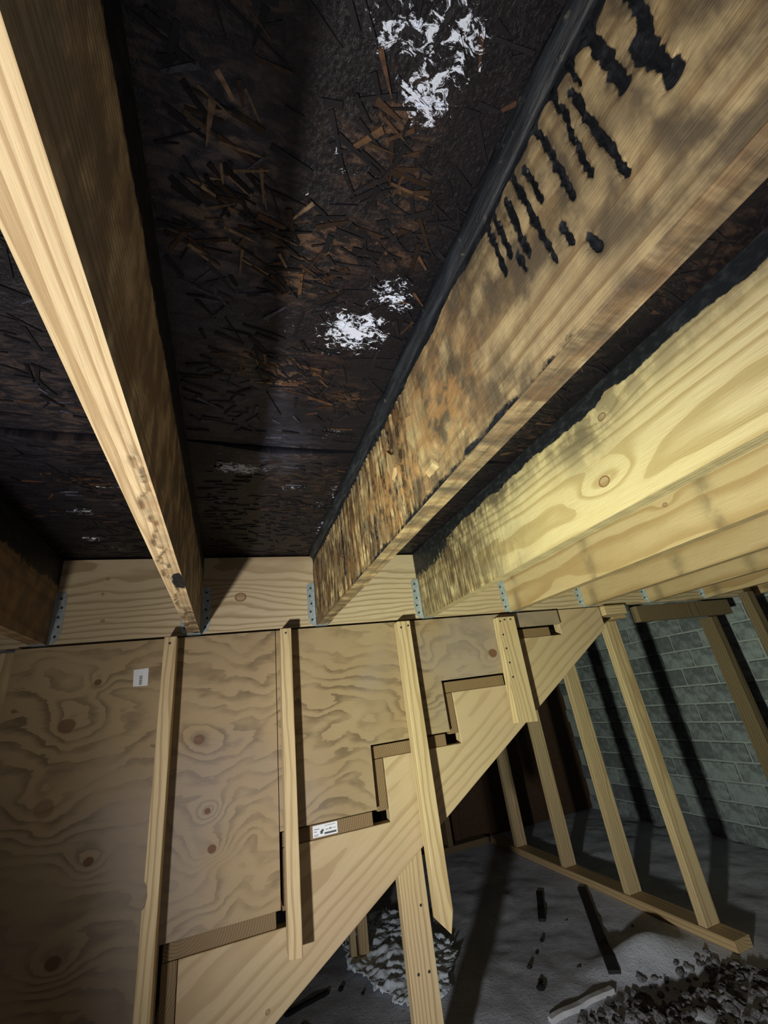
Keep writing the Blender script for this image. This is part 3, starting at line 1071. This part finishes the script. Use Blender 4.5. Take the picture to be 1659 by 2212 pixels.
# ------------------------------------------------------------------ stud frame beside the stairs
fr_ = empty('stud_frame', (1.885, 2.6, FLOOR))
tag(fr_, 'pine stud frame standing on the dirt floor beyond the stairs', 'frame')
box('bottom_plate', 1.84, 1.929, 1.66, 3.44, FLOOR, FLOOR + .038, M['board_y'], fr_)
box('top_plate', 1.84, 1.929, 1.70, 3.44, .236, .274, M['board_y'], fr_)
for yy in (1.77, 2.16, 2.62, 3.10):
    box('stud', 1.845, 1.925, yy, yy + .038, FLOOR + .039, .235, M['stud'], fr_)
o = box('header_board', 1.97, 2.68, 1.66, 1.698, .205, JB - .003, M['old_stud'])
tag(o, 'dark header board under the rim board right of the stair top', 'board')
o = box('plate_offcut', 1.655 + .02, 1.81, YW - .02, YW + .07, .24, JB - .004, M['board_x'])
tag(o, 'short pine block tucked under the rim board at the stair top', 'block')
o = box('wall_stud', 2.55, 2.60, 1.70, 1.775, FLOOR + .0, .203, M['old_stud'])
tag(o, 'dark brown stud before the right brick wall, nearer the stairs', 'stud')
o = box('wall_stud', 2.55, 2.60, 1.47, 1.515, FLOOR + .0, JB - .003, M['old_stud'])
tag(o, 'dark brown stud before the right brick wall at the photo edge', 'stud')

# ------------------------------------------------------------------ brick wall on the right
g = G('whitewashed_brick')
n1 = g.noise(g.P, 14, 5, .7)
n2 = g.noise(g.P, 60, 4, .7)
rn = g.rand()
c = g.mix(g.mr(g.m('ADD', n1, g.m('MULTIPLY', rn, .25)), .5, .8), (.12, .135, .145), (.28, .32, .33))
c = g.mix(g.mr(n2, .55, .7, 0, .5), c, (.13, .14, .145))
g.bump(n2, .6, .006)
M['brick'] = g.done(c, .85, .2)
g = G('mortar')
n2 = g.noise(g.P, 70, 4, .7)
g.bump(n2, .6, .006)
M['mortar'] = g.done(g.mix(n2, (.24, .27, .27), (.40, .44, .44)), .9, .2)
wr = empty('wall_right', (2.95, 2.4, FLOOR))
tag(wr, kind='structure')
box('mortar_bed', 2.912, 3.05, 1.2, 3.66, FLOOR - .02, CEIL, M['mortar'], wr, bev=0)
proto = None
bh, bl, jt = .098, .205, .012
nrow = 14
for r in range(nrow):
    za = FLOOR + .004 + r * (bh + jt)
    off = (bl + jt) / 2 * (r % 2)
    yb = 1.2 + off
    while yb + bl < 3.66:
        if proto is None:
            proto = box('brick', 2.90, 2.98, yb, yb + bl, za, za + bh, M['brick'], wr, bev=.006)
            bo = proto
        else:
            bo = proto.copy()
            COL.objects.link(bo)
            bo.parent = wr
        bo.location = (2.94 - 2.95 + random.uniform(-.004, .004), yb + bl / 2 - 2.4, za + bh / 2 - FLOOR)
        bo.rotation_euler = (random.uniform(-.01, .01), 0, random.uniform(-.015, .015))
        yb += bl + jt

# ------------------------------------------------------------------ far wall under the stairs
wb = empty('wall_back', (1.4, 3.55, FLOOR))
tag(wb, kind='structure')
for i in range(16):
    xa = -1.2 + i * .26
    box('plank', xa, xa + .256, 3.54, 3.56, FLOOR + .01, CEIL, M['darkwall'], wb)
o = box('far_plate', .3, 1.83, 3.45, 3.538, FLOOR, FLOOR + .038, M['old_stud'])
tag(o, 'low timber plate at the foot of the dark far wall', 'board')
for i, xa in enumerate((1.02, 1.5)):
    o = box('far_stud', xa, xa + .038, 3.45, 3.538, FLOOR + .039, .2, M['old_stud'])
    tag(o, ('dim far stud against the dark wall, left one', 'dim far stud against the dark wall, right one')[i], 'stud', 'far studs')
for i, (xa, xb) in enumerate(((.535, .562), (.575, .62))):
    o = box('short_stud', xa, xb, 2.50, 2.54, FLOOR - .005, -.60, M['stud'])
    tag(o, ('thin short stud end seen under the stringer', 'wider short stud end seen under the stringer beside the pale sheet')[i], 'stud')

# ------------------------------------------------------------------ things on the floor
def ground1(x, y):
    return float(ground(np.array(x, float), np.array(y, float)))


# crinkled pale sheet
nx, ny = 120, 170
X, Y = np.meshgrid(np.linspace(.50, 1.05, nx), np.linspace(2.05, 3.05, ny))
rid = np.abs(fbm(X * 16 + Y * 4, Y * 26, 31, 5) - .5) * 2
H = ground(X, Y) + .004 + .036 * rid + .012 * fbm(X * 5, Y * 5, 8)
ex = gauss(X, Y, .74, 2.5, .17, .34)
edge = ex + .35 * (fbm(X * 9, Y * 9, 41) - .5)
keep = edge > .42
idx = np.arange(X.size).reshape(X.shape)
q = np.stack([idx[:-1, :-1], idx[:-1, 1:], idx[1:, 1:], idx[1:, :-1]], -1)
kf = keep[:-1, :-1] & keep[:-1, 1:] & keep[1:, 1:] & keep[1:, :-1]
q = q[kf]
used = np.unique(q)
remap = -np.ones(X.size, int)
remap[used] = np.arange(len(used))
V = np.stack([X.ravel(), Y.ravel(), H.ravel()], 1)[used]
g = G('crinkled_sheet')
x, y, z = g.sep(g.P)[0:3]
n1 = g.noise(g.comb(g.m('MULTIPLY', x, 16), g.m('MULTIPLY', y, 42), 0), 1, 6, .72, 1.2)
c = g.mix(g.mr(n1, .34, .48), (.30, .34, .42), (.82, .91, 1.0))
g.bump(n1, .25, .006)
M['sheet'] = g.done(c, .35, .5)
o = mesh_obj('crinkled_sheet', V, remap[q], M['sheet'], (.78, 2.55, FLOOR), smooth=True)
so = o.modifiers.new('thickness', 'SOLIDIFY')
so.thickness = .002
tag(o, 'bluish-white crinkled sheet lying on the dirt behind the support post', 'sheet')


def stick(name, p0, p1, w, h, mat, label, cat, sink=.3, irr=.15):
    """bar lying on the ground between two plan points, following the surface"""
    n = 12
    p0 = np.array(p0, float)
    p1 = np.array(p1, float)
    d = (p1 - p0) / np.linalg.norm(p1 - p0)
    nn = np.array([-d[1], d[0]])
    V, F = [], []
    for i in range(n):
        c = p0 + (p1 - p0) * i / (n - 1)
        ww = w * (1 + irr * (random.random() - .5))
        zb = FLOOR + (ground1(*c) - FLOOR)
        for s, e in ((-1, 0), (1, 0), (.9, 1), (-.9, 1)):
            p = c + nn * ww / 2 * s
            V.append((p[0], p[1], zb - h * sink + h * e))
    for i in range(n - 1):
        for k in range(4):
            kk = (k + 1) % 4
            F.append([i * 4 + k, i * 4 + kk, (i + 1) * 4 + kk, (i + 1) * 4 + k])
    F.append([3, 2, 1, 0])
    F.append([(n - 1) * 4 + k for k in range(4)])
    c = (p0 + p1) / 2
    o = mesh_obj(name, V, F, M[mat], (c[0], c[1], ground1(*c)))
    tag(o, label, cat)
    return o


g = G('black_rubber')
M['black'] = g.done(g.mix(g.noise(g.P, 40, 4), (.008, .008, .010), (.022, .020, .022)), .7)
g = G('weathered_lath')
M['lath'] = g.done(g.mix(g.noise(g.P, 30, 4), (.42, .43, .44), (.62, .63, .64)), .8)
stick('black_strip', (1.80, 2.455), (1.385, 1.82), .045, .016, 'black', 'long black strip lying on the dirt from the frame plate to the rubble', 'strip')
stick('black_strip', (1.60, 2.56), (1.425, 2.31), .035, .016, 'black', 'short black strip lying alone on the dirt', 'strip')
stick('pale_lath', (1.03, 1.752), (1.315, 1.765), .022, .02, 'lath', 'pale lath half buried beside the rubble at the bottom', 'lath')
stick('dark_twig', (.22, 2.30), (.40, 2.36), .016, .016, 'black', 'dark twig on the dirt under the lower stringer', 'twig')
stick('dark_twig', (.27, 2.22), (.36, 2.02), .014, .012, 'black', 'dark bent twig at the bottom edge under the stringer', 'twig')

# rubble clods: one object of loose soil, plus countable stones
g = G('soil_clods')
n1 = g.noise(g.P, 50, 5, .7)
g.bump(n1, .6, .006)
M['clod'] = g.done(g.mix(g.mr(n1, .35, .65), (.07, .068, .07), (.20, .19, .195)), .95, .15)


def lump(cx, cy, cz, r, seed):
    rs = np.random.RandomState(seed)
    t = (1 + 5 ** .5) / 2
    p = np.array([(-1, t, 0), (1, t, 0), (-1, -t, 0), (1, -t, 0), (0, -1, t), (0, 1, t), (0, -1, -t), (0, 1, -t), (t, 0, -1), (t, 0, 1), (-t, 0, -1), (-t, 0, 1)])
    p = p / np.linalg.norm(p[0])
    p = p * rs.uniform(.65, 1.2, (12, 1)) * np.array([1, rs.uniform(.7, 1.2), rs.uniform(.5, .8)]) * r
    f = [[0, 11, 5], [0, 5, 1], [0, 1, 7], [0, 7, 10], [0, 10, 11], [1, 5, 9], [5, 11, 4], [11, 10, 2], [10, 7, 6], [7, 1, 8], [3, 9, 4], [3, 4, 2], [3, 2, 6], [3, 6, 8], [3, 8, 9], [4, 9, 5], [2, 4, 11], [6, 2, 10], [8, 6, 7], [9, 8, 1]]
    return p + np.array([cx, cy, cz]), f


V, F = [], []
for i in range(900):
    cx = random.uniform(1.08, 1.80)
    cy = random.uniform(1.25, 1.80 - .10 * (cx - 1.2))
    if cy > 1.715 and cx < 1.34:
        continue
    if random.random() > .9 - .5 * abs(cx - 1.3):
        continue
    r = random.uniform(.004, .020) * (1.3 if random.random() < .15 else 1)
    v, f = lump(cx, cy, ground1(cx, cy) + r * .2, r, i)
    k = sum(len(a) for a in V)
    V.append(v)
    F += [[a + k for a in q_] for q_ in f]
o = mesh_obj('loose_soil', np.vstack(V), F, M['clod'], (1.4, 1.6, FLOOR))
tag(o, 'loose dark soil clods heaped at the lower right of the dirt floor', 'soil', kind='stuff')

CHIPS = [(1.107, 1.90, .020, 'largest black scrap on the dirt above the pale lath'), (1.13, 1.935, .012, 'small black chip touching the largest black scrap'),
         (1.25, 2.12, .011, 'black chip midway between the short strip and the black scrap'), (1.32, 2.18, .010, 'dark crumb just below the short black strip'),
         (1.15, 2.03, .013, 'dark chip above the largest black scrap'), (1.31, 1.93, .009, 'pale grey pebble beside the lower end of the long black strip'),
         (1.52, 2.25, .008, 'grey pebble between the two black strips'), (1.72, 2.05, .008, 'small pebble between long black strip and frame plate'),
         (.45, 2.35, .013, 'dark chip left of the crinkled sheet under the stringer'), (.52, 2.27, .009, 'small dark crumb beside the left rim of the crinkled sheet'),
         (.62, 2.16, .008, 'tiny dark crumb below the crinkled sheet')]
for i, (a, b, r, lab) in enumerate(CHIPS):
    v, f = lump(a, b, ground1(a, b) + r * .25, r, 500 + i)
    o = mesh_obj('pebble' if 'pebble' in lab else 'debris_chip', v, f, M['clod'] if 'pebble' in lab else M['black'], (a, b, ground1(a, b)))
    tag(o, lab, 'pebble' if 'pebble' in lab else 'debris', 'debris on the dirt floor')
